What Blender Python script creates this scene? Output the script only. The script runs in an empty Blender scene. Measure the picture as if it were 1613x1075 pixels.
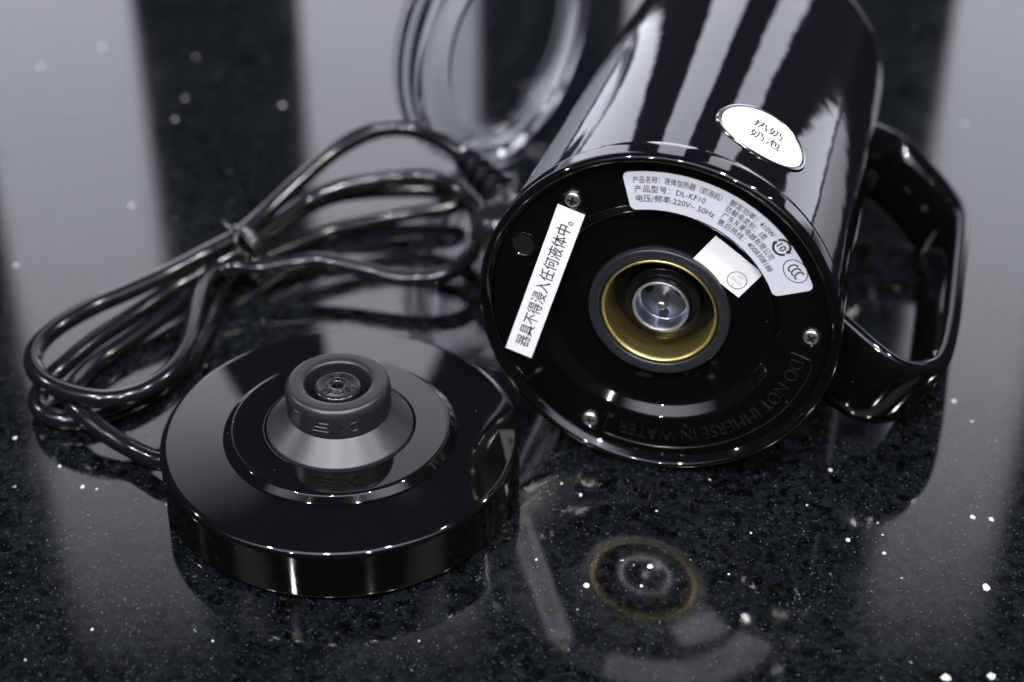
import bpy, bmesh, math, random
from mathutils import Vector, Matrix
random.seed(7)
R = math.radians
sc = bpy.context.scene
col = sc.collection

# ------------------------------------------------------------------ camera
F_PX, PITCH, ROLL = 3008.6, 0.62307, 0.00275            # focal length in photo pixels (1613 wide)
CAM = Vector((0.05916, -0.51787, 0.43262))
fw = Vector((0, math.cos(PITCH), -math.sin(PITCH)))
rt0 = Vector((1, 0, 0)); up0 = rt0.cross(fw)
rt = math.cos(ROLL) * rt0 + math.sin(ROLL) * up0
up = -math.sin(ROLL) * rt0 + math.cos(ROLL) * up0
cd = bpy.data.cameras.new('camera'); cam = bpy.data.objects.new('camera', cd); col.objects.link(cam)
cam.matrix_world = Matrix(((rt.x, up.x, -fw.x, CAM.x), (rt.y, up.y, -fw.y, CAM.y), (rt.z, up.z, -fw.z, CAM.z), (0, 0, 0, 1)))
cd.sensor_fit = 'HORIZONTAL'; cd.sensor_width = 36; cd.lens = F_PX / 1613 * 36
cd.clip_start = 0.02; cd.clip_end = 50
cd.dof.use_dof = True; cd.dof.focus_distance = 0.640; cd.dof.aperture_fstop = 5.2
sc.camera = cam

def ray(px, py):
    return fw + rt * ((px - 806.5) / F_PX) - up * ((py - 537.5) / F_PX)
def ground(px, py, z=0.0):                               # the point of height z that this photo pixel shows
    d = ray(px, py)
    return CAM + d * ((z - CAM.z) / d.z)

# ------------------------------------------------------------------ world and lamps
w = bpy.data.worlds.new('World'); sc.world = w; w.use_nodes = True
w.node_tree.nodes['Background'].inputs[0].default_value = (0.72, 0.88, 1.15, 1)
w.node_tree.nodes['Background'].inputs[1].default_value = 0.035
sc.view_settings.view_transform = 'Standard'; sc.view_settings.look = 'None'
sc.view_settings.exposure = 0; sc.view_settings.gamma = 1
sc.cycles.use_denoising = True
sc.cycles.caustics_reflective = False; sc.cycles.caustics_refractive = False
sc.cycles.sample_clamp_indirect = 12
sc.cycles.max_bounces = 16; sc.cycles.transmission_bounces = 16; sc.cycles.glossy_bounces = 8

def pane_lamp(x0, x1, z0, z1, radiance, y=0.70):         # one bright window pane behind the counter, facing the room
    l = bpy.data.lights.new('window_pane_light', 'AREA'); l.shape = 'RECTANGLE'
    l.size = x1 - x0; l.size_y = z1 - z0
    l.energy = radiance * math.pi * l.size * l.size_y
    l.color = (0.925, 0.94, 1.04)
    o = bpy.data.objects.new('window_pane_light', l); col.objects.link(o)
    o.location = ((x0 + x1) / 2, y, (z0 + z1) / 2); o.rotation_euler = (R(-90), 0, 0)
PANES = [(-0.324, -0.207), (-0.090, 0.032), (0.140, 0.25), (0.368, 0.471)]
for x0, x1 in PANES:                                     # full strength below, stacked bands dimming towards the top
    pane_lamp(x0, x1, 0.01, 0.36, 2.7)
    for k in range(22):
        t = (k + 0.5) / 22; e = t * t * (3 - 2 * t)
        pane_lamp(x0, x1, 0.36 + 0.02 * k, 0.3795 + 0.02 * k, 2.7 * (1 - e) + 0.65 * e * (1 - t ** 6))
pane_lamp(0.66, 0.80, 0.01, 0.22, 2.5)                   # low side window
for k in range(16):                                      # lamps added in place of the lit ceiling, nested for soft edges
    wx, wy = 5.6 - 0.32 * k, 0.74 - 0.026 * k
    l = bpy.data.lights.new('lit_ceiling_stand_in', 'AREA'); l.shape = 'ELLIPSE'; l.size = wx; l.size_y = wy
    l.energy = (0.20 + 0.030 * k) * math.pi * math.pi / 4 * wx * wy; l.color = (0.93, 0.95, 1.06)
    o = bpy.data.objects.new('lit_ceiling_stand_in', l); col.objects.link(o); o.location = (0.05, -0.80, 1.52 - 0.004 * k)
    o.rotation_euler = (Vector((0.05, 0, 0)) - o.location).to_track_quat('-Z', 'Y').to_euler()
def ceiling_lamp(x, y, z, power, r=0.024):
    l = bpy.data.lights.new('ceiling_spot_light', 'AREA'); l.shape = 'DISK'; l.size = 2 * r; l.energy = power
    l.color = (0.98, 0.98, 1.0)
    o = bpy.data.objects.new('ceiling_spot_light', l); col.objects.link(o); o.location = (x, y, z)
    t = Vector((0.05, 0.0, 0)) - o.location
    o.rotation_euler = t.to_track_quat('-Z', 'Y').to_euler()
for x, y in ((-0.75, -0.5), (0.46, -0.5), (-0.75, -1.3), (0.46, -1.3), (1.7, 0.5), (-1.9, 0.3), (-0.15, -0.75), (1.05, -0.15)):
    ceiling_lamp(x, y, 1.43, 11)

# ------------------------------------------------------------------ materials
def mat(name, base, rough, metal=0.0, spec=0.5, bump=None, trans=0.0, ior=1.5, noise_rough=0.0, dust=False):
    m = bpy.data.materials.new(name); m.use_nodes = True
    nt = m.node_tree; b = nt.nodes['Principled BSDF']
    b.inputs['Base Color'].default_value = (*base, 1); b.inputs['Roughness'].default_value = rough
    b.inputs['Metallic'].default_value = metal; b.inputs['Specular IOR Level'].default_value = spec
    b.inputs['Transmission Weight'].default_value = trans; b.inputs['IOR'].default_value = ior
    tc = nt.nodes.new('ShaderNodeTexCoord')
    if noise_rough:
        n = nt.nodes.new('ShaderNodeTexNoise'); n.inputs['Scale'].default_value = 60; n.inputs['Detail'].default_value = 6
        nt.links.new(tc.outputs['Object'], n.inputs['Vector'])
        mr = nt.nodes.new('ShaderNodeMapRange'); mr.inputs[1].default_value = 0.35; mr.inputs[2].default_value = 0.75
        mr.inputs[3].default_value = max(0, rough - noise_rough); mr.inputs[4].default_value = rough + noise_rough
        nt.links.new(n.outputs['Fac'], mr.inputs[0]); nt.links.new(mr.outputs[0], b.inputs['Roughness'])
    if bump:
        n = nt.nodes.new('ShaderNodeTexNoise'); n.inputs['Scale'].default_value = bump[0]; n.inputs['Detail'].default_value = 3
        nt.links.new(tc.outputs['Object'], n.inputs['Vector'])
        bp = nt.nodes.new('ShaderNodeBump'); bp.inputs['Strength'].default_value = bump[1]; bp.inputs['Distance'].default_value = bump[2]
        nt.links.new(n.outputs['Fac'], bp.inputs['Height']); nt.links.new(bp.outputs['Normal'], b.inputs['Normal'])
    if dust:
        v = nt.nodes.new('ShaderNodeTexVoronoi'); v.inputs['Scale'].default_value = 300
        nt.links.new(tc.outputs['Object'], v.inputs['Vector'])
        sp = nt.nodes.new('ShaderNodeSeparateColor'); nt.links.new(v.outputs['Color'], sp.inputs[0])
        g1 = nt.nodes.new('ShaderNodeMath'); g1.operation = 'GREATER_THAN'; g1.inputs[1].default_value = 0.95; nt.links.new(sp.outputs[0], g1.inputs[0])
        g2 = nt.nodes.new('ShaderNodeMath'); g2.operation = 'LESS_THAN'; g2.inputs[1].default_value = 0.045; nt.links.new(v.outputs['Distance'], g2.inputs[0])
        g3 = nt.nodes.new('ShaderNodeMath'); g3.operation = 'MULTIPLY'; nt.links.new(g1.outputs[0], g3.inputs[0]); nt.links.new(g2.outputs[0], g3.inputs[1])
        mx = nt.nodes.new('ShaderNodeMixRGB'); mx.inputs[1].default_value = (*base, 1); mx.inputs[2].default_value = (0.30, 0.30, 0.30, 1)
        nt.links.new(g3.outputs[0], mx.inputs[0]); nt.links.new(mx.outputs[0], b.inputs['Base Color'])
    return m
M = dict(
    gloss=mat('gloss_black_plastic', (0.0022, 0.0022, 0.0025), 0.05, bump=(35, 0.25, 0.00012), noise_rough=0.02, dust=True),
    gloss2=mat('gloss_black_lacquer', (0.003, 0.003, 0.0035), 0.055, bump=(26, 0.5, 0.0006), noise_rough=0.02),
    matte=mat('matte_black_plastic', (0.020, 0.020, 0.024), 0.36, bump=(1500, 0.35, 0.0001), dust=True),
    collar=mat('matte_collar_plastic', (0.014, 0.014, 0.016), 0.36, bump=(1500, 0.3, 0.0001), dust=True),
    letter=mat('moulded_lettering', (0.009, 0.009, 0.010), 0.24),
    satin=mat('satin_black_plastic', (0.008, 0.008, 0.009), 0.22),
    cord=mat('black_cord_rubber', (0.005, 0.005, 0.006), 0.15, bump=(400, 0.15, 0.0001)),
    steel=mat('screw_steel', (0.72, 0.68, 0.64), 0.34, metal=1.0, bump=(900, 0.4, 0.0002)),
    chrome=mat('polished_steel', (0.6, 0.6, 0.62), 0.12, metal=1.0),
    darksteel=mat('brushed_socket_steel', (0.34, 0.36, 0.42), 0.3, metal=1.0, bump=(500, 0.4, 0.0002)),
    lip=mat('satin_steel_lip', (0.75, 0.75, 0.75), 0.42, metal=1.0),
    bezel=mat('silver_badge_bezel', (0.32, 0.32, 0.34), 0.14, metal=1.0),
    brass=mat('brass', (0.84, 0.70, 0.30), 0.34, metal=1.0, bump=(300, 0.2, 0.0001)),
    white=mat('white_paper', (0.82, 0.82, 0.83), 0.5),
    silver=mat('pale_label_film', (0.56, 0.56, 0.62), 0.4),
    badge=mat('white_badge_enamel', (0.9, 0.9, 0.89), 0.25),
    ink=mat('black_ink', (0.012, 0.012, 0.014), 0.5),
    faint=mat('grey_ink', (0.45, 0.45, 0.46), 0.5),
    dark=mat('deep_black', (0.002, 0.002, 0.002), 0.5),
    clear=mat('clear_plastic', (0.97, 0.98, 0.99), 0.0, trans=1.0, ior=1.47),
    gasket=mat('dark_silicone', (0.012, 0.012, 0.014), 0.3),
    chip=mat('white_quartz', (0.42, 0.42, 0.41), 0.3, bump=(900, 0.5, 0.0003)),
)

def quartz():
    m = bpy.data.materials.new('polished_black_quartz'); m.use_nodes = True
    nt = m.node_tree; b = nt.nodes['Principled BSDF']; L = nt.links.new
    tc = nt.nodes.new('ShaderNodeTexCoord')
    wn = nt.nodes.new('ShaderNodeTexNoise'); wn.inputs['Scale'].default_value = 350; wn.inputs['Detail'].default_value = 2
    L(tc.outputs['Object'], wn.inputs['Vector'])
    wm = nt.nodes.new('ShaderNodeMixRGB'); wm.blend_type = 'LINEAR_LIGHT'; wm.inputs[0].default_value = 0.0022
    L(tc.outputs['Object'], wm.inputs[1]); L(wn.outputs['Color'], wm.inputs[2])
    def voro(scale, lo, hi, a, bb):
        v = nt.nodes.new('ShaderNodeTexVoronoi'); v.inputs['Scale'].default_value = scale
        L(wm.outputs[0], v.inputs['Vector'])
        s = nt.nodes.new('ShaderNodeSeparateColor'); L(v.outputs['Color'], s.inputs[0])
        r = nt.nodes.new('ShaderNodeMapRange'); r.inputs[1].default_value = lo; r.inputs[2].default_value = hi
        r.inputs[3].default_value = a; r.inputs[4].default_value = bb
        L(s.outputs[0], r.inputs[0]); return r.outputs[0], s, v
    def math_(op, a, c):
        n = nt.nodes.new('ShaderNodeMath'); n.operation = op
        for i, v in enumerate((a, c)):
            if isinstance(v, (int, float)): n.inputs[i].default_value = v
            else: L(v, n.inputs[i])
        return n.outputs[0]
    chips, _, _ = voro(330, 0.15, 0.25, 0.25, 1.0)          # dark chips about 4 mm
    grains, _, _ = voro(700, 0.0, 1.0, 0.25, 1.7)           # finer sand
    cloud = nt.nodes.new('ShaderNodeTexNoise'); cloud.inputs['Scale'].default_value = 22; cloud.inputs['Detail'].default_value = 4
    L(tc.outputs['Object'], cloud.inputs['Vector'])
    base = math_('MULTIPLY', math_('MULTIPLY', chips, grains), math_('ADD', cloud.outputs['Fac'], 0.4))
    base = math_('MULTIPLY', base, 0.0050)
    flecks, s2, v2 = voro(1100, 0.72, 1.0, 0.0, 1.0)       # glass flecks
    near = nt.nodes.new('ShaderNodeMapRange'); near.inputs[1].default_value = 0.30; near.inputs[2].default_value = 0.16
    near.inputs[3].default_value = 0.0; near.inputs[4].default_value = 1.0; L(v2.outputs['Distance'], near.inputs[0])
    f1 = math_('MULTIPLY', math_('MULTIPLY', flecks, near.outputs[0]), 0.11)
    f2, s3, v3 = voro(260, 0.975, 1.0, 0.0, 1.0)
    near3 = nt.nodes.new('ShaderNodeMapRange'); near3.inputs[1].default_value = 0.16; near3.inputs[2].default_value = 0.12
    near3.inputs[3].default_value = 0.0; near3.inputs[4].default_value = 0.3; L(v3.outputs['Distance'], near3.inputs[0])
    f2 = math_('MULTIPLY', f2, near3.outputs[0])
    fl = math_('ADD', f1, f2)
    c1 = nt.nodes.new('ShaderNodeMixRGB'); c1.blend_type = 'MULTIPLY'; c1.inputs[0].default_value = 1
    c1.inputs[2].default_value = (0.84, 1.0, 1.16, 1); L(base, c1.inputs[1])
    c2 = nt.nodes.new('ShaderNodeMixRGB'); c2.blend_type = 'ADD'; c2.inputs[0].default_value = 1
    tint = nt.nodes.new('ShaderNodeMixRGB'); tint.blend_type = 'MULTIPLY'; tint.inputs[0].default_value = 1
    L(fl, tint.inputs[1])
    hue = nt.nodes.new('ShaderNodeMixRGB'); hue.inputs[1].default_value = (0.75, 0.95, 1.1, 1); hue.inputs[2].default_value = (1.1, 0.98, 0.8, 1)
    L(s2.outputs[1], hue.inputs[0]); L(hue.outputs[0], tint.inputs[2])
    L(c1.outputs[0], c2.inputs[1]); L(tint.outputs[0], c2.inputs[2])
    L(c2.outputs[0], b.inputs['Base Color'])
    b.inputs['IOR'].default_value = 1.60
    rr = nt.nodes.new('ShaderNodeMapRange'); rr.inputs[1].default_value = 0.35; rr.inputs[2].default_value = 0.7
    rr.inputs[3].default_value = 0.055; rr.inputs[4].default_value = 0.10
    L(cloud.outputs['Fac'], rr.inputs[0]); L(rr.outputs[0], b.inputs['Roughness'])
    return m
M['quartz'] = quartz()

# ------------------------------------------------------------------ mesh helpers
def link(name, me, m, parent=None, mw=None, smooth=True):
    o = bpy.data.objects.new(name, me); col.objects.link(o)
    if m: me.materials.clear(); me.materials.append(M[m])
    if smooth:
        for p in me.polygons: p.use_smooth = True
        try: me.set_sharp_from_angle(angle=R(38))
        except Exception: pass
    if parent: o.parent = parent
    if mw: o.matrix_local = mw
    return o
def from_bm(name, bm, m, parent=None, mw=None, smooth=True):
    bmesh.ops.recalc_face_normals(bm, faces=bm.faces)
    me = bpy.data.meshes.new(name); bm.to_mesh(me); bm.free()
    return link(name, me, m, parent, mw, smooth)
def fillet(pts, seg=4):
    """profile points (r, z, fillet radius) -> rounded polyline"""
    out = []
    n = len(pts)
    for i, p in enumerate(pts):
        rad = p[2] if len(p) > 2 else 0
        P = Vector((p[0], p[1]))
        if rad <= 0 or i in (0, n - 1): out.append((P.x, P.y)); continue
        a = Vector(pts[i - 1][:2]) - P; b = Vector(pts[i + 1][:2]) - P
        la, lb = a.length, b.length
        t = min(rad, la * 0.48, lb * 0.48)
        A = P + a.normalized() * t; B = P + b.normalized() * t
        for k in range(seg + 1):
            u = k / seg
            q = A * (1 - u) ** 2 + P * 2 * u * (1 - u) + B * u * u
            out.append((q.x, q.y))
    return out
def lathe_bm(profile, seg=128, bm=None, center=(0, 0, 0)):
    bm = bm or bmesh.new(); rings = []
    sup = [profile[0]]                                    # support loops keep flat bands flat-shaded next to small fillets
    for (ra, za), (r2, z2) in zip(profile, profile[1:]):
        ln_ = math.hypot(r2 - ra, z2 - za)
        if ln_ > 0.0016:
            for t in (0.0003 / ln_, 1 - 0.0003 / ln_): sup.append((ra + (r2 - ra) * t, za + (z2 - za) * t))
        sup.append((r2, z2))
    for r, z in sup:
        if r < 1e-7: rings.append([bm.verts.new((center[0], center[1], center[2] + z))])
        else: rings.append([bm.verts.new((center[0] + r * math.cos(2 * math.pi * k / seg), center[1] + r * math.sin(2 * math.pi * k / seg), center[2] + z)) for k in range(seg)])
    for a, b in zip(rings, rings[1:]):
        for k in range(seg):
            k2 = (k + 1) % seg
            if len(a) == 1 and len(b) == 1: continue
            if len(a) == 1: bm.faces.new((a[0], b[k], b[k2]))
            elif len(b) == 1: bm.faces.new((a[k], b[0], a[k2]))
            else: bm.faces.new((a[k], b[k], b[k2], a[k2]))
    return bm
def lathe(name, pts, m, parent=None, mw=None, seg=128):
    return from_bm(name, lathe_bm(fillet(pts), seg), m, parent, mw)
def catmull(pts, n=8):
    out = []
    P = [pts[0] * 2 - pts[1]] + list(pts) + [pts[-1] * 2 - pts[-2]]
    for i in range(1, len(P) - 2):
        a, b, c, d = P[i - 1], P[i], P[i + 1], P[i + 2]
        for k in range(n):
            t = k / n
            out.append(0.5 * ((2 * b) + (c - a) * t + (2 * a - 5 * b + 4 * c - d) * t * t + (3 * b - a - 3 * c + d) * t ** 3))
    out.append(pts[-1].copy())
    return out
def tube_bm(path, rad, seg=14, bm=None, closed=False):
    bm = bm or bmesh.new()
    n = len(path); rings = []
    tang = [((path[(i + 1) % n] - path[i - 1]) if closed else (path[min(i + 1, n - 1)] - path[max(i - 1, 0)])).normalized() for i in range(n)]
    nrm = tang[0].orthogonal().normalized()
    for i in range(n):
        if i: nrm = (nrm - tang[i] * nrm.dot(tang[i])).normalized()
        bi = tang[i].cross(nrm)
        r = rad[i] if isinstance(rad, (list, tuple)) else rad
        rings.append([bm.verts.new(path[i] + nrm * r * math.cos(2 * math.pi * k / seg) + bi * r * math.sin(2 * math.pi * k / seg)) for k in range(seg)])
    pairs = list(zip(rings, rings[1:])) + ([(rings[-1], rings[0])] if closed else [])
    for a, b in pairs:
        for k in range(seg): bm.faces.new((a[k], a[(k + 1) % seg], b[(k + 1) % seg], b[k]))
    if not closed:
        bm.faces.new(rings[0]); bm.faces.new(rings[-1])
    return bm
def sheet_bm(poly, z0, z1):                               # flat polygon with thickness
    bm = bmesh.new()
    a = [bm.verts.new((x, y, z0)) for x, y in poly]; b = [bm.verts.new((x, y, z1)) for x, y in poly]
    bm.faces.new(a); bm.faces.new(b)
    for i in range(len(poly)):
        j = (i + 1) % len(poly); bm.faces.new((a[i], a[j], b[j], b[i]))
    return bm
def text_mesh(s, bold=0.0, extrude=0.0):
    cu = bpy.data.curves.new('lettering', 'FONT'); cu.body = s; cu.size = 1; cu.offset = bold; cu.extrude = extrude
    cu.resolution_u = 3; cu.align_x = 'LEFT'
    o = bpy.data.objects.new('lettering', cu); col.objects.link(o)
    bpy.context.view_layer.update()
    me = bpy.data.meshes.new_from_object(o.evaluated_get(bpy.context.evaluated_depsgraph_get()))
    bpy.data.objects.remove(o); bpy.data.curves.remove(cu)
    return me
def fit_text(s, width, height, bold=0.0, extrude=0.0):
    """text as a mesh, scaled to x in 0..width and y in 0..height"""
    me = text_mesh(s, bold, extrude)
    xs = [v.co.x for v in me.vertices]; ys = [v.co.y for v in me.vertices]
    x0, x1, y0, y1 = min(xs), max(xs), min(ys), max(ys)
    for v in me.vertices:
        v.co.x = (v.co.x - x0) / (x1 - x0) * width; v.co.y = (v.co.y - y0) / (y1 - y0) * height
    return me
def arc_text(name, s, r0, r1, a0, a1, m, parent, z, bold=0.0, extrude=0.0):
    """letters standing outward on an arc, read clockwise from angle a0 to a1 (degrees)"""
    L_ = R(abs(a0 - a1)) * (r0 + r1) / 2
    me = fit_text(s, L_, r1 - r0, bold, extrude)
    for v in me.vertices:
        a = R(a0) + (R(a1) - R(a0)) * v.co.x / L_; r = r0 + v.co.y
        v.co = Vector((r * math.cos(a), r * math.sin(a), z + v.co.z * (r1 - r0)))
    return link(name, me, m, parent, smooth=False)
def thing(name, label, cat, mw=Matrix.Identity(4)):
    o = bpy.data.objects.new(name, None); col.objects.link(o); o.matrix_world = mw
    o.empty_display_size = 0.01
    o['label'] = label; o['category'] = cat
    return o

# ------------------------------------------------------------------ countertop
bm = bmesh.new()
x0, x1, y0, y1, zt = -0.70, 0.82, -0.55, 0.66, 0.03
a = [bm.verts.new(v) for v in ((x0, y0, 0), (x1, y0, 0), (x1, y1, 0), (x0, y1, 0))]
b = [bm.verts.new(v) for v in ((x0, y0, -zt), (x1, y0, -zt), (x1, y1, -zt), (x0, y1, -zt))]
bm.faces.new(a); bm.faces.new(b)
for i in range(4): bm.faces.new((a[i], a[(i + 1) % 4], b[(i + 1) % 4], b[i]))
counter = from_bm('countertop', bm, 'quartz', smooth=False)
counter['kind'] = 'structure'; counter['label'] = 'polished black quartz countertop with white flecks'
# the white quartz chips that show singly, flush with the polish
CHIPS = [(160, 74, 9), (63, 104, 8), (207, 324, 8), (308, 90, 5), (291, 155, 6), (276, 188, 6), (445, 166, 9), (25, 418, 8),
         (24, 690, 7), (130, 767, 9), (94, 735, 6), (1520, 195, 6), (1503, 632, 8), (1532, 815, 8), (1562, 818, 9), (1336, 851, 8),
         (1393, 872, 7), (1553, 925, 13), (924, 922, 10), (1024, 893, 11), (845, 882, 5), (914, 780, 6), (1308, 741, 7), (1118, 756, 4),
         (1010, 923, 6), (1490, 1068, 14), (1562, 1066, 13), (152, 771, 4), (1531, 664, 4), (885, 762, 4), (1271, 796, 4), (1390, 843, 4),
         (1183, 840, 4), (1148, 905, 4), (1034, 805, 4), (262, 795, 4), (145, 992, 5), (335, 1010, 4), (660, 1010, 4), (40, 1040, 4)]
for px, py, s in CHIPS:
    c = ground(px, py); k = random.randint(5, 7); a0 = random.random() * 6
    rad = s * 0.5 / 3008 * (c - CAM).length
    poly = [(rad * random.uniform(0.7, 1.25) * math.cos(a0 + 2 * math.pi * i / k), rad * random.uniform(0.9, 1.6) * math.sin(a0 + 2 * math.pi * i / k)) for i in range(k)]
    o = from_bm('quartz_chip', sheet_bm(poly, -0.0004, 0.00006), 'chip', counter, Matrix.Translation((c.x, c.y, 0)), smooth=False)

# ------------------------------------------------------------------ power base with its cord and plug
base = thing('power_base', 'round glossy black power base with raised matte connector and coiled cord', 'power base')
lathe('housing', [(0, 0.0008), (0.0605, 0.0008, 0), (0.0619, 0.0016, 0.0007), (0.0622, 0.0196, 0.0008), (0.0608, 0.0209, 0.0009), (0.0398, 0.0222)], 'gloss', base, seg=192)
for ang in (45, 135, 225, 315):
    lathe('rubber_foot', [(0, 0), (0.005, 0), (0.005, 0.0012), (0, 0.0012)], 'gasket', base, Matrix.Translation((0.048 * math.cos(R(ang)), 0.048 * math.sin(R(ang)), 0)), seg=20)
lathe('center_plate', [(0.0406, 0.0210), (0.0403, 0.0226, 0.0004), (0.0379, 0.0250, 0.0004), (0.0372, 0.0252, 0.0003), (0.0260, 0.0252, 0.0003), (0.0257, 0.0238)], 'gloss', base, seg=192)
lathe('connector_cone', [(0.0254, 0.0235), (0.0253, 0.0257, 0.0004), (0.0246, 0.0263, 0.0004), (0.0172, 0.0328), (0.0165, 0.0328)], 'matte', base)
collar = lathe('connector_collar', [(0.0172, 0.0318), (0.0178, 0.0325, 0.0004), (0.0181, 0.0414, 0.0018), (0.0168, 0.0437, 0.0016), (0.0128, 0.0437, 0.0008), (0.0112, 0.0430, 0.0008), (0.0110, 0.034)], 'collar', base)
lathe('socket_floor', [(0, 0.0345), (0.0111, 0.0345)], 'dark', base, seg=48)
core = lathe('connector_core', [(0.0082, 0.0345), (0.0082, 0.0414, 0.0008), (0.0072, 0.0421, 0.0006), (0.0040, 0.0417, 0.0004), (0.0038, 0.0424, 0.0006), (0.0022, 0.0422, 0.0006), (0.0017, 0.0412, 0.0003), (0.0016, 0.035)], 'satin', base, seg=64)
for ang in (100, 220, 340):
    lathe('shutter_boss', [(0.0016, 0.0), (0.0016, 0.0007, 0.0003), (0.0008, 0.0009, 0.0002), (0.0007, 0.0003), (0, 0.0003)], 'satin', core, Matrix.Translation((0.0052 * math.cos(R(ang)), 0.0052 * math.sin(R(ang)), 0.0416)), seg=20)
# raised maker's mark on the front of the collar: three slanting bars, uprights, a cross and a hook
def on_collar(u, v):                                      # u along the wall in mm, v up in mm
    a = -math.pi / 2 + (u * 0.001) / 0.0180
    r = 0.01800 + 0.00001 * v
    return Vector((r * math.cos(a), r * math.sin(a), 0.0353 + v * 0.001))
bm = bmesh.new()
strokes = [[(-5.4, 0.2), (-1.4, 0.2)], [(-4.7, 1.5), (-1.7, 1.5)], [(-3.6, 2.8), (-1.3, 2.8)],
           [(-0.9, 0.1), (-0.6, 2.3)], [(0.1, 0.1), (0.3, 2.3)], [(0.9, 0.1), (1.0, 2.3)],
           [(1.7, 0.1), (4.0, 2.7)], [(1.7, 2.7), (4.2, 0.1)], [(5.4, 0.2), (4.2, 0.1)], [(5.2, 2.6), (4.0, 2.7)]]
for s in strokes:
    (u0, v0), (u1, v1) = s
    tube_bm([on_collar(1.45 * (u0 + (u1 - u0) * k / 5), 1.3 * (v0 + (v1 - v0) * k / 5)) for k in range(6)], 0.00019, 6, bm)
tube_bm([on_collar(8.3 + 0.6 * math.cos(k * math.pi / 5), 4.2 + 0.6 * math.sin(k * math.pi / 5)) for k in range(10)], 0.00008, 5, bm, closed=True)
from_bm('raised_mark', bm, 'matte', collar)

# cord: photo pixel + height above the counter, one run from base to plug
RC = 0.0035
CORD = [  # base -> left turn -> strand 3 up to the tie
    (268, 727, .0075), (246, 725, .0070), (205, 706, .0060), (165, 682, .0080), (132, 655, .0105), (112, 632, .0105), (118, 606, .0070), (150, 574, .0045), (210, 532, .0045), (275, 484, .006), (335, 436, .008), (380, 402, .009),
    # inner right loop
    (436, 362, .010), (484, 326, .012), (530, 308, .013), (582, 301, .014), (632, 299, .014), (680, 300, .013), (712, 308, .011), (722, 320, .008), (700, 329, .006), (660, 334, .005), (618, 342, .004), (573, 352, .0036), (520, 365, .0036), (457, 390, .0036), (398, 414, .0036), (372, 424, .0036),
    # lower left loop
    (345, 466, .0036), (322, 520, .0036), (290, 574, .0036), (245, 616, .0036), (195, 643, .0036), (150, 659, .0036), (112, 664, .0038), (78, 656, .0042), (60, 636, .005), (70, 606, .007), (100, 577, .009), (150, 536, .010), (205, 500, .0105), (264, 460, .011), (320, 428, .0125), (372, 398, .014),
    # outer right loop
    (430, 356, .016), (484, 318, .018), (530, 298, .020), (580, 286, .021), (630, 279, .021), (680, 280, .021), (722, 298, .020), (748, 330, .018), (754, 368, .016), (738, 405, .014), (705, 430, .012), (660, 440, .011), (610, 435, .011), (560, 422, .012), (505, 411, .013), (455, 415, .013), (405, 424, .012), (372, 420, .012),
    # upper left loop
    (334, 432, .013), (314, 468, .015), (304, 512, .0165), (290, 556, .0165), (262, 592, .0165), (220, 618, .0165), (170, 629, .0165), (120, 622, .0165), (76, 604, .0165), (54, 578, .0165), (58, 548, .0165), (90, 516, .0165), (145, 484, .0165), (205, 458, .017), (262, 432, .018), (320, 402, .019), (375, 372, .021),
    # plug strand
    (420, 334, .024), (470, 287, .029), (525, 240, .034), (575, 212, .037), (618, 202, .038), (662, 207, .038), (700, 224, .037), (732, 247, .034), (756, 268, .031)]
pts = [ground(*c) for c in CORD]
path = catmull(pts, 7)
from_bm('power_cord', tube_bm(path, RC, 14), 'cord', base)
# plug: ribbed strain relief, moulded body, two flat prongs, partly hidden behind the jug
P0 = ground(728, 244, .0345); P1 = ground(792, 308, .0255)
ax = (P1 - P0).normalized()
def frame(origin, z):
    z = z.normalized(); x = Vector((0, 0, 1)).cross(z).normalized(); y = z.cross(x)
    return Matrix(((x.x, y.x, z.x, origin.x), (x.y, y.y, z.y, origin.y), (x.z, y.z, z.z, origin.z), (0, 0, 0, 1)))
plug = from_bm('plug', lathe_bm(fillet([(0, 0.0), (0.006, 0.0, 0.001), (0.0085, 0.006, 0.003), (0.0125, 0.012, 0.004), (0.0135, 0.022, 0.003), (0.0115, 0.026, 0.001), (0, 0.026)]), 32), 'satin', base,
               frame(ground(791, 307, .0255), Vector((0.02, -0.75, -0.30))))
LN = (P1 - P0).length
prof = [(0.0, -0.001), (0.0042, -0.001)]
for k in range(4):
    z = 0.001 + k * LN / 4.2; e = 0.0046 + 0.0007 * k
    prof += [(e - 0.0012, z), (e + 0.0008, z + 0.0006), (e + 0.0010, z + LN / 4.2 - 0.0026), (e - 0.0010, z + LN / 4.2 - 0.0018)]
prof += [(0.005, LN), (0, LN)]
inv = plug.matrix_basis.inverted()
from_bm('strain_relief', lathe_bm(prof, 28), 'cord', plug, inv @ frame(P0, ax))
for s in (-1, 1):
    from_bm('prong', sheet_bm([(-0.0032, 0), (0.0032, 0), (0.0032, 0.016), (0.0015, 0.018), (-0.0015, 0.018), (-0.0032, 0.016)], -0.0008, 0.0008), 'chrome', plug,
            Matrix.Translation((s * 0.006, 0, 0.025)) @ Matrix.Rotation(R(90), 4, 'X'), smooth=False)

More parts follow.
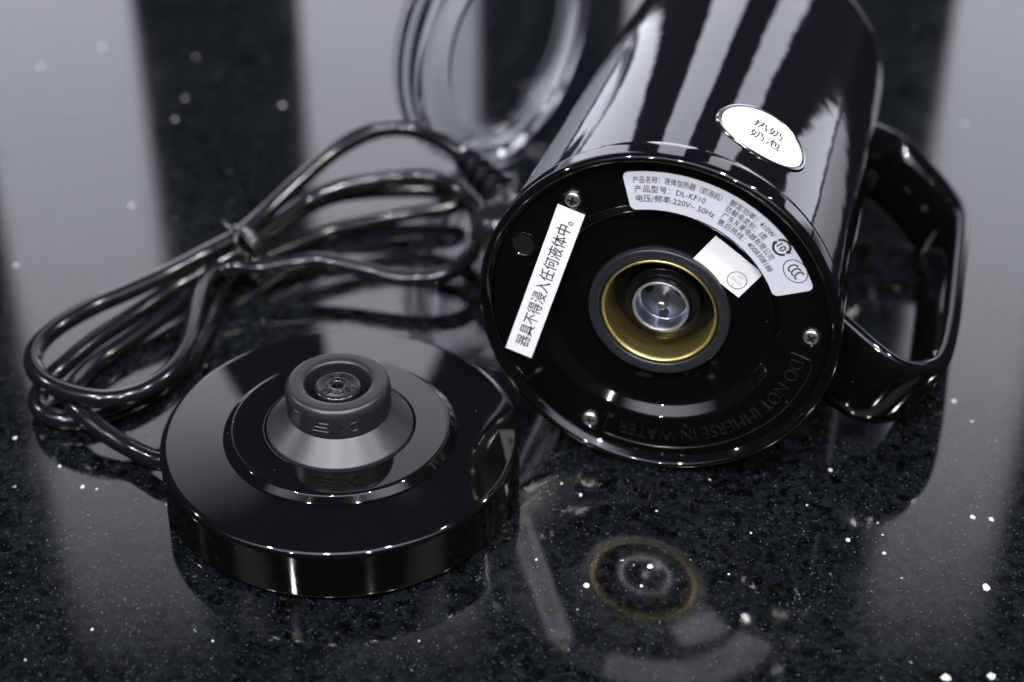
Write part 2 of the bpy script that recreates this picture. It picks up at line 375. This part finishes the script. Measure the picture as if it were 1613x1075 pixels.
# twist tie round the bundle
tie = thing('twist_tie', 'thin black twist tie wrapped round the middle of the coiled cord', 'twist tie', Matrix.Translation(ground(380, 402, 0)))
ti = tie.matrix_world.inverted()
bundle = ground(379, 401, .0125); along = (ground(430, 362, .0125) - ground(330, 434, .0125)).normalized()
side = along.cross(Vector((0, 0, 1))).normalized()
for k, off in enumerate((-0.0022, 0.0, 0.0024)):
    loop = [ti @ (bundle + along * (off + 0.001 * math.sin(i * 2 * math.pi / 40 + k)) + side * (0.0108 * math.cos(i * 2 * math.pi / 40)) + Vector((0, 0, 0.0115 * math.sin(i * 2 * math.pi / 40)))) for i in range(40)]
    from_bm('wrap', tube_bm(loop, 0.0008, 8, closed=True), 'satin', tie)
knot = ground(377, 400, .0245)
for dpx in ((346, 352, .030), (402, 440, .014)):
    e = ground(*dpx); q = []
    for i in range(30):
        t = i / 29; c = knot.lerp(e, t) + Vector((0, 0, 0.004 * math.sin(t * math.pi)))
        q.append(ti @ (c + side * 0.0008 * math.cos(i * 1.1) + Vector((0, 0, 0.0008 * math.sin(i * 1.1)))))
    from_bm('twisted_end', tube_bm(q, 0.0009, 8), 'satin', tie)

# ------------------------------------------------------------------ jug, lying on its side, bottom towards the camera
AZ, EL, RJ = -0.26384, 0.0365, 0.0622
nv = Vector((math.sin(AZ) * math.cos(EL), -math.cos(AZ) * math.cos(EL), math.sin(EL)))
E1 = (-nv).cross(Vector((0, 0, 1))).normalized(); E2 = nv.cross(E1)
CJ = Vector((0.10806, 0.01182, 0.0624 * math.cos(EL) - 0.0004))
JW = Matrix(((E1.x, E2.x, nv.x, CJ.x), (E1.y, E2.y, nv.y, CJ.y), (E1.z, E2.z, nv.z, CJ.z), (0, 0, 0, 1)))
jug = thing('milk_frother_jug', 'glossy black milk frother jug lying on its side, showing its labelled bottom', 'jug', JW)
def rb(s): return 0.0618 - 0.0355 * s                     # wall radius at distance s from the bottom
prof = [(rb(0.004) - 0.001, -0.003)] + [(rb(s), -s) for s in [0.004 + 0.0095 * k for k in range(21)]]
prof += [(rb(0.197) - 0.0004, -0.1965), (rb(0.2) - 0.0016, -0.1985), (rb(0.2) - 0.004, -0.1990), (rb(0.19) - 0.006, -0.19), (rb(0.02) - 0.006, -0.02), (0, -0.02)]
from_bm('body', lathe_bm(prof, 192), 'gloss2', jug)
lathe('mouth_rim', [(rb(0.2) - 0.0055, -0.1965), (rb(0.2) - 0.0052, -0.2002, 0.001), (rb(0.2) - 0.0020, -0.2010, 0.001), (rb(0.2) - 0.0012, -0.1983)], 'chrome', jug, seg=128)
lathe('foot_ring', [(0.0600, -0.0105), (0.0614, -0.0100, 0.0004), (0.0622, -0.0070, 0.001), (0.0624, 0.0004, 0.0010), (0.0613, 0.0018, 0.0008), (0.0600, 0.0018, 0.0006), (0.0580, -0.0010, 0.0006), (0.0577, -0.0030)], 'gloss', jug, seg=192)
PZ = -0.0014                                              # the flat bottom plate
plate = lathe('bottom_plate', [(0.0580, PZ - 0.001), (0.0578, PZ, 0.0003), (0.0424, PZ, 0.0006), (0.0388, PZ - 0.0034, 0.0006), (0.0380, PZ - 0.0036, 0.0004), (0.0246, PZ - 0.0036, 0.0003), (0.0244, PZ - 0.005)], 'gloss', jug, seg=192)
def T(x, y, z): return Matrix.Translation((x, y, z))
# raised warning lettering in its frame
arc_text('raised_lettering', 'DO NOT IMMERSE IN WATER', 0.0472, 0.0518, -11, -103, 'letter', plate, PZ + 0.0001, bold=-0.02, extrude=0.09)
bm = bmesh.new()
fr = [Vector((0.0548 * math.cos(R(t)), 0.0548 * math.sin(R(t)), PZ + 0.0001)) for t in range(-12, -109, -2)]
fr += [Vector((0.0455 * math.cos(R(-109)), 0.0455 * math.sin(R(-109)), PZ + 0.0001))]
fr = [Vector((0.0465 * math.cos(R(-8)), 0.0465 * math.sin(R(-8)), PZ + 0.0001)), Vector((0.0535 * math.cos(R(-9)), 0.0535 * math.sin(R(-9)), PZ + 0.0001))] + fr
from_bm('raised_frame', tube_bm(fr, 0.00026, 8, bm), 'letter', plate)
# screws in their recesses, and the empty screw hole
for ang, r in ((127.5, 0.0505), (0.8, 0.0522), (-114.5, 0.0525)):
    x, y = r * math.cos(R(ang)), r * math.sin(R(ang))
    sw = lathe('screw', [(0, 0.0009), (0.0012, 0.00085), (0.0025, 0.0005, 0.0005), (0.0029, -0.0003, 0.0003), (0.0029, -0.001)], 'steel', jug, T(x, y, PZ + 0.0002) @ Matrix.Rotation(R(random.uniform(0, 90)), 4, 'Z'), seg=32)
    lathe('recess_ring', [(0.0042, -0.0006), (0.0042, 0.0003, 0.0002), (0.0036, 0.0003, 0.0002), (0.0030, -0.0002), (0.0028, -0.0002)], 'gloss', sw, T(0, 0, 0), seg=40)
    bm = bmesh.new()
    for rot in (0, 90):
        s = sheet_bm([(-0.0017, -0.0004), (0.0017, -0.0004), (0.0017, 0.0004), (-0.0017, 0.0004)], 0.0, 0.00098)
        bmesh.ops.rotate(s, verts=s.verts, cent=(0, 0, 0), matrix=Matrix.Rotation(R(rot + 0.01), 3, 'Z'))
        if rot: bmesh.ops.translate(s, verts=s.verts, vec=(0, 0, 0.00002))
        tm = bpy.data.meshes.new('t'); s.to_mesh(tm); s.free(); bm.from_mesh(tm); bpy.data.meshes.remove(tm)
    from_bm('cross_slot', bm, 'dark', sw, smooth=False)
x, y = 0.0512 * math.cos(R(157)), 0.0512 * math.sin(R(157))
sh = lathe('screw_hole', [(0.0048, -0.0006), (0.0048, 0.0004, 0.0002), (0.0042, 0.0004, 0.0003), (0.0038, 0.0, 0.0), (0.0036, 0.0001)], 'gloss', jug, T(x, y, PZ), seg=48)
lathe('hole_floor', [(0, 0.00015), (0.0037, 0.00015)], 'dark', sh, seg=40)
# socket: grey collar, brass contact ring, inner steel cup and pin
sock = lathe('connector_socket', [(0.0247, PZ - 0.005), (0.0245, PZ - 0.0016, 0.0006), (0.0236, PZ - 0.0013, 0.0004), (0.0208, PZ - 0.0017, 0.0006), (0.0204, PZ - 0.0045)], 'collar', jug)
lathe('brass_ring', [(0.0203, PZ - 0.0050), (0.0202, PZ - 0.0022, 0.0003), (0.0195, PZ - 0.0020, 0.0003), (0.0190, PZ - 0.0030, 0.0006), (0.0184, PZ - 0.0155)], 'brass', sock)
lathe('socket_floor', [(0.0184, PZ - 0.0150), (0.0135, PZ - 0.0150, 0.0004), (0.0128, PZ - 0.0095, 0.0006), (0.0100, PZ - 0.0090, 0.0004), (0.0094, PZ - 0.0150), (0, PZ - 0.0150)], 'satin', sock)
cup = lathe('contact_cup', [(0.0097, PZ - 0.0150), (0.0096, PZ - 0.0056, 0.0002), (0.0091, PZ - 0.0056, 0.0002), (0.0088, PZ - 0.0120, 0.001), (0, PZ - 0.0124)], 'darksteel', sock, seg=96)
lathe('cup_lip', [(0.0098, PZ - 0.0062), (0.0098, PZ - 0.0052, 0.0002), (0.0090, PZ - 0.0052, 0.0002), (0.0090, PZ - 0.0062)], 'lip', sock, seg=96)
lathe('contact_pin', [(0.0017, PZ - 0.0125), (0.0017, PZ - 0.0064, 0.0003), (0.0013, PZ - 0.0057, 0.0003), (0, PZ - 0.0056)], 'steel', sock, seg=24)
for ang in (152, 32, 272):
    lathe('cup_hole', [(0, PZ - 0.0116), (0.0017, PZ - 0.0116), (0.0017, PZ - 0.0122)], 'dark', cup, T(0.0064 * math.cos(R(ang)), 0.0064 * math.sin(R(ang)), 0), seg=20)
lathe('latch_slot', [(0, 0.0), (0.0022, 0.0), (0.0022, -0.0004)], 'dark', jug, T(-0.0040, -0.0275, PZ - 0.0034) @ Matrix.Diagonal((1.4, 0.4, 1, 1)), seg=20)

# curved rating label
r0, r1, a0, a1 = 0.0408, 0.0548, 20.5, 105.5
def arc_poly(r0, r1, a0, a1, cr=0.002):
    out = []
    def corner(r, a, sr, sa):
        for k in range(6):
            t = k / 5 * math.pi / 2
            yield r, a, sr, sa, t
    N = 40
    da0, da1 = math.degrees(cr / r0), math.degrees(cr / r1)
    for k in range(N + 1): out.append((r1, a0 + da1 + (a1 - a0 - 2 * da1) * k / N))
    for k in range(1, 6):
        t = k / 5 * math.pi / 2; out.append((r1 - cr + cr * math.cos(t), a1 - da1 + da1 * math.sin(t)))
    for k in range(0, 6):
        t = k / 5 * math.pi / 2; out.append((r0 + cr - cr * math.sin(t), a1 - da0 + da0 * math.cos(t)))
    for k in range(1, N + 1): out.append((r0, a1 - da0 - (a1 - a0 - 2 * da0) * k / N))
    for k in range(1, 6):
        t = k / 5 * math.pi / 2; out.append((r0 + cr - cr * math.cos(t), a0 + da0 - da0 * math.sin(t)))
    for k in range(0, 5):
        t = k / 5 * math.pi / 2; out.append((r1 - cr + cr * math.sin(t), a0 + da1 - da1 * math.cos(t)))
    return [(r * math.cos(R(a)), r * math.sin(R(a))) for r, a in out]
def label_sheet(name, poly, m, z0, z1, label=None, parent=jug):
    bm = sheet_bm(poly, z0, z1); bmesh.ops.triangulate(bm, faces=[f for f in bm.faces if len(f.verts) > 4])
    o = from_bm(name, bm, m, parent, smooth=False)
    if label: o['label'] = label
    return o
rl = label_sheet('rating_label', arc_poly(r0, r1, a0, a1), 'silver', PZ - 0.0001, PZ + 0.0001, 'pale curved rating label with fine black print')
LZ = PZ + 0.00016
for s, ra, h, b0, b1 in (('产品名称：液体加热器（奶泡机）', .0506, .0026, 102.2, 69.0), ('产品型号：DL-KF10', .0472, .0026, 102.2, 74.0), ('电压/频率:220V~ 50Hz', .0438, .0026, 102.2, 68.3),
                         ('额定功率：410W', .0511, .0024, 65.8, 45.6), ('防触电类别：I类', .0483, .0024, 65.8, 46.5), ('广东东菱电器有限公司', .0455, .0024, 65.8, 38.0), ('售后热线：4008308188', .0427, .0024, 65.8, 33.2)):
    arc_text('print_line', s, ra - .0001, ra + h, b0, b1, 'ink', rl, LZ, bold=0.003)
def ring_poly_bm(rx, ry, wd, z, a_from=0, a_to=360, n=64):
    bm = bmesh.new(); prev = None
    for k in range(n + 1):
        t = R(a_from + (a_to - a_from) * k / n)
        v = (bm.verts.new((rx * math.cos(t), ry * math.sin(t), z)), bm.verts.new(((rx - wd) * math.cos(t), (ry - wd) * math.sin(t), z)))
        if prev: bm.faces.new((prev[0], v[0], v[1], prev[1]))
        prev = v
    return bm
def polar(r, a): return r * math.cos(R(a)), r * math.sin(R(a))
tx, ty = polar(.0517, 40.4)
LR = lambda x, y, rot, z=0: T(x, y, z) @ Matrix.Rotation(R(rot), 4, 'Z')
ten = from_bm('ten_year_mark', ring_poly_bm(.0032, .0032, .0008, LZ, 20, 165), 'ink', rl, LR(tx, ty, -48), smooth=False)
from_bm('mark_arc', ring_poly_bm(.0032, .0032, .0008, LZ, 200, 345), 'ink', ten, smooth=False)
for s in (0, 180):
    x, y = polar(.0028, 20 + s); x2, y2 = polar(.0028, -8 + s)
    pa, pb = polar(.0037, 22 + s), polar(.0019, 22 + s)
    bm = bmesh.new(); bm.faces.new([bm.verts.new((*q, LZ)) for q in (pa, pb, (x2, y2))]); from_bm('mark_arrow', bm, 'ink', ten, smooth=False)
me = fit_text('10', .0028, .0025, bold=0.02)
for v in me.vertices: v.co = Vector((v.co.x - .0014, v.co.y - .00125, LZ))
link('mark_number', me, 'ink', ten, smooth=False)
cx, cy = polar(.0513, 29.6)
ccc = from_bm('certification_mark', ring_poly_bm(.0047, .0038, .0003, LZ), 'ink', rl, LR(cx, cy, -48), smooth=False)
for k in range(3):
    from_bm('mark_letter', ring_poly_bm(.0014, .0019, .0005, LZ, 62, 298, 30), 'ink', ccc, T(-0.0013 + 0.0017 * k, 0, 0.00001 * k), smooth=False)

# straight warning strip, stuck slightly over the screw
def quad_label(name, cx, cy, wx, wy, rot, m, label, zz=PZ):
    poly = [(-wx / 2, -wy / 2), (wx / 2, -wy / 2), (wx / 2, wy / 2), (-wx / 2, wy / 2)]
    o = label_sheet(name, poly, m, -0.0001, 0.0001, label)
    o.matrix_local = LR(cx, cy, rot, zz)
    return o
ax_, ay_ = -0.0309, 0.0367; bx_, by_ = -0.0482, -0.0238   # middles of its two short edges
sl = math.hypot(ax_ - bx_, ay_ - by_); srot = math.degrees(math.atan2(ay_ - by_, ax_ - bx_))
strip = quad_label('warning_strip', (ax_ + bx_) / 2, (ay_ + by_) / 2, sl, 0.0098, srot, 'white', 'white paper strip with a line of black characters', PZ + 0.0008)
me = fit_text('器具不得浸入任何液体中。', sl * 0.875, 0.0050, bold=0.005)
for v in me.vertices: v.co = Vector((v.co.x - sl * 0.445, v.co.y - 0.0024, 0.00016))
link('print_line', me, 'ink', strip, smooth=False)
# small inspection sticker inside the ring
qz = PZ - 0.0034
qc = quad_label('inspection_sticker', 0.0218, 0.0210, 0.0205, 0.0130, -35, 'white', 'small white inspection sticker with a faint circle stamp', qz)
from_bm('stamp_circle', ring_poly_bm(.0034, .0034, .00022, 0.00016), 'ink', qc, T(0.0056, -0.0016, 0), smooth=False)
for s, wd, dy, x in (('QC', .0022, .0009, .0056), ('PASS', .0044, -.0010, .0056), ('2', .0009, -.0029, .0056)):
    me = fit_text(s, wd, .0013)
    for v in me.vertices: v.co = Vector((v.co.x + x - wd / 2, v.co.y - .0016 + dy, 0.00016))
    link('stamp_letters', me, 'faint', qc, smooth=False)

# oval badge on the side wall
def wall(a, s, off=0.0):                                  # angle round the jug, distance from the bottom
    r = rb(s) + off
    return Vector((r * math.cos(a), r * math.sin(a), -s))
BA, BS = R(64.3), 0.0375
bdir = Vector((math.cos(BA), math.sin(BA), 0)); btan = Vector((math.sin(BA), -math.cos(BA), 0))
def bpos(u, v, lift=0.0):                                 # u round the jug, v away from the bottom: a button flatter than the wall
    return bdir * (rb(BS) + 0.0005 + lift - u * u / (2 * 0.070) - 0.0355 * v) + btan * u + Vector((0, 0, -(BS + v)))
def oval_bm(prof):
    bm = bmesh.new(); n = 96; rings = []
    for sc_, lift in prof:
        if sc_ == 0: rings.append([bm.verts.new(bpos(0, 0, lift))]); continue
        rings.append([bm.verts.new(bpos(sc_[0] * math.cos(2 * math.pi * k / n), sc_[1] * math.sin(2 * math.pi * k / n), lift)) for k in range(n)])
    for a, b in zip(rings, rings[1:]):
        for k in range(n):
            if len(b) == 1: bm.faces.new((a[k], a[(k + 1) % n], b[0]))
            else: bm.faces.new((a[k], a[(k + 1) % n], b[(k + 1) % n], b[k]))
    return bm
hx, hy = 0.0174, 0.0168
def o_(d): return (hx - d, hy - d)
bg = from_bm('oval_badge', oval_bm([(o_(0.0019), -0.0030), (o_(0.0019), -0.0002), (o_(0.0023), 0.0001)] + [((k * (hx - .0023) / 6, k * (hy - .0023) / 6), 0.0001) for k in (5, 4, 3, 2, 1)] + [(0, 0.0001)]), 'badge', jug)
bg['label'] = 'white oval badge with two rows of black characters'
from_bm('badge_bezel', oval_bm([(o_(0), -0.0034), (o_(0.0001), -0.0006), (o_(0.0005), 0.0), (o_(0.0012), 0.0), (o_(0.0016), -0.0006), (o_(0.0018), -0.0026)]), 'bezel', bg)
for s, s_off in (('热奶', 0.0036), ('奶泡', -0.0042)):
    me = fit_text(s, 0.0114, 0.0056, bold=0.004)
    for v in me.vertices: v.co = bpos(v.co.x - 0.0057 + 0.0006, s_off + v.co.y - 0.0028, 0.00045)
    link('badge_letters', me, 'ink', bg, smooth=False)

# handle: flat band swept round a D, in the plane at -25 degrees
PH = R(-26.1)
dv = Vector((math.cos(PH), math.sin(PH), 0)); tv = Vector((-math.sin(PH), math.cos(PH), 0)); av = Vector((0, 0, -1))
ridge = [(34, 52), (31, 62), (28, 72), (27, 81), (29.5, 89.5), (37, 98), (51, 104.5), (77, 106.5), (110, 106), (143, 105), (162, 102.5), (175, 94), (185, 83), (192, 72), (193, 62), (190, 50)]
rp = catmull([Vector((a / 1000, b / 1000, 0)) for a, b in ridge], 8)
bm = bmesh.new(); rings = []
NS = 40
cen = Vector((0.105, 0.07, 0))
for i, q in enumerate(rp):
    tg = (rp[min(i + 1, len(rp) - 1)] - rp[max(i - 1, 0)]).normalized()
    inn = Vector((tg.y, -tg.x, 0))
    if inn.dot(cen - q) < 0: inn = -inn
    u = i / (len(rp) - 1)
    th = 0.0088 + 0.013 * max(0, (u - 0.65) / 0.35)          # thicker towards the mouth
    wd = 0.0168 - 0.0022 * math.sin(math.pi * min(1, u * 1.0)) 
    ring = []
    for k in range(NS):
        t = 2 * math.pi * k / NS; c, s = math.cos(t), math.sin(t)
        e = 2 / (2.9 - 0.8 * max(0, min(1, (u - 0.66) / 0.15)))
        x = math.copysign(abs(c) ** e, c) * th / 2; y = math.copysign(abs(s) ** e, s) * wd
        p = q + inn * (th / 2 + x)
        ring.append(bm.verts.new(av * p.x + dv * p.y + tv * (y + 0.0006)))
    rings.append(ring)
for a, b in zip(rings, rings[1:]):
    for k in range(NS): bm.faces.new((a[k], a[(k + 1) % NS], b[(k + 1) % NS], b[k]))
bm.faces.new(rings[0]); bm.faces.new(rings[-1])
hd = from_bm('handle', bm, 'gloss', jug)

# ------------------------------------------------------------------ clear lid lying on its side behind the cord
LA = R(50); LRAD = 0.0575
ln = Vector((math.sin(LA), -math.cos(LA), 0.0)).normalized()
lx = Vector((0, 0, 1)).cross(ln).normalized(); ly = ln.cross(lx)
LC = Vector((0.0590, 0.2235, LRAD))
LW = Matrix(((lx.x, ly.x, ln.x, LC.x), (lx.y, ly.y, ln.y, LC.y), (lx.z, ly.z, ln.z, LC.z), (0, 0, 0, 1)))
lid = thing('clear_lid', 'round clear plastic lid standing on its edge behind the coiled cord', 'lid', LW)
lathe('shell', [(0, 0.0), (0.040, 0.0, 0.001), (0.0515, -0.001, 0.002), (LRAD, -0.0035, 0.002), (LRAD, -0.0075, 0.001), (0.0550, -0.0090, 0.001), (0.0545, -0.0200, 0.001), (0.0525, -0.0205, 0.0008), (0.0525, -0.0070, 0.002), (0.040, -0.0030, 0.001), (0, -0.0030)], 'clear', lid, seg=128)
lathe('seal_ring', [(0.0549, -0.0125), (0.0562, -0.0130, 0.0005), (0.0562, -0.0155, 0.0005), (0.0547, -0.0160)], 'clear', lid, seg=96)
lathe('added_reflection_plate', [(0, -0.0150), (0.0440, -0.0150, 0.0008), (0.0524, -0.0150), (0.0524, -0.0170), (0.0440, -0.0172, 0.0008), (0, -0.0172)], 'clear', lid, seg=96)  # extra clear disc, added to layer more grey reflections into the lid
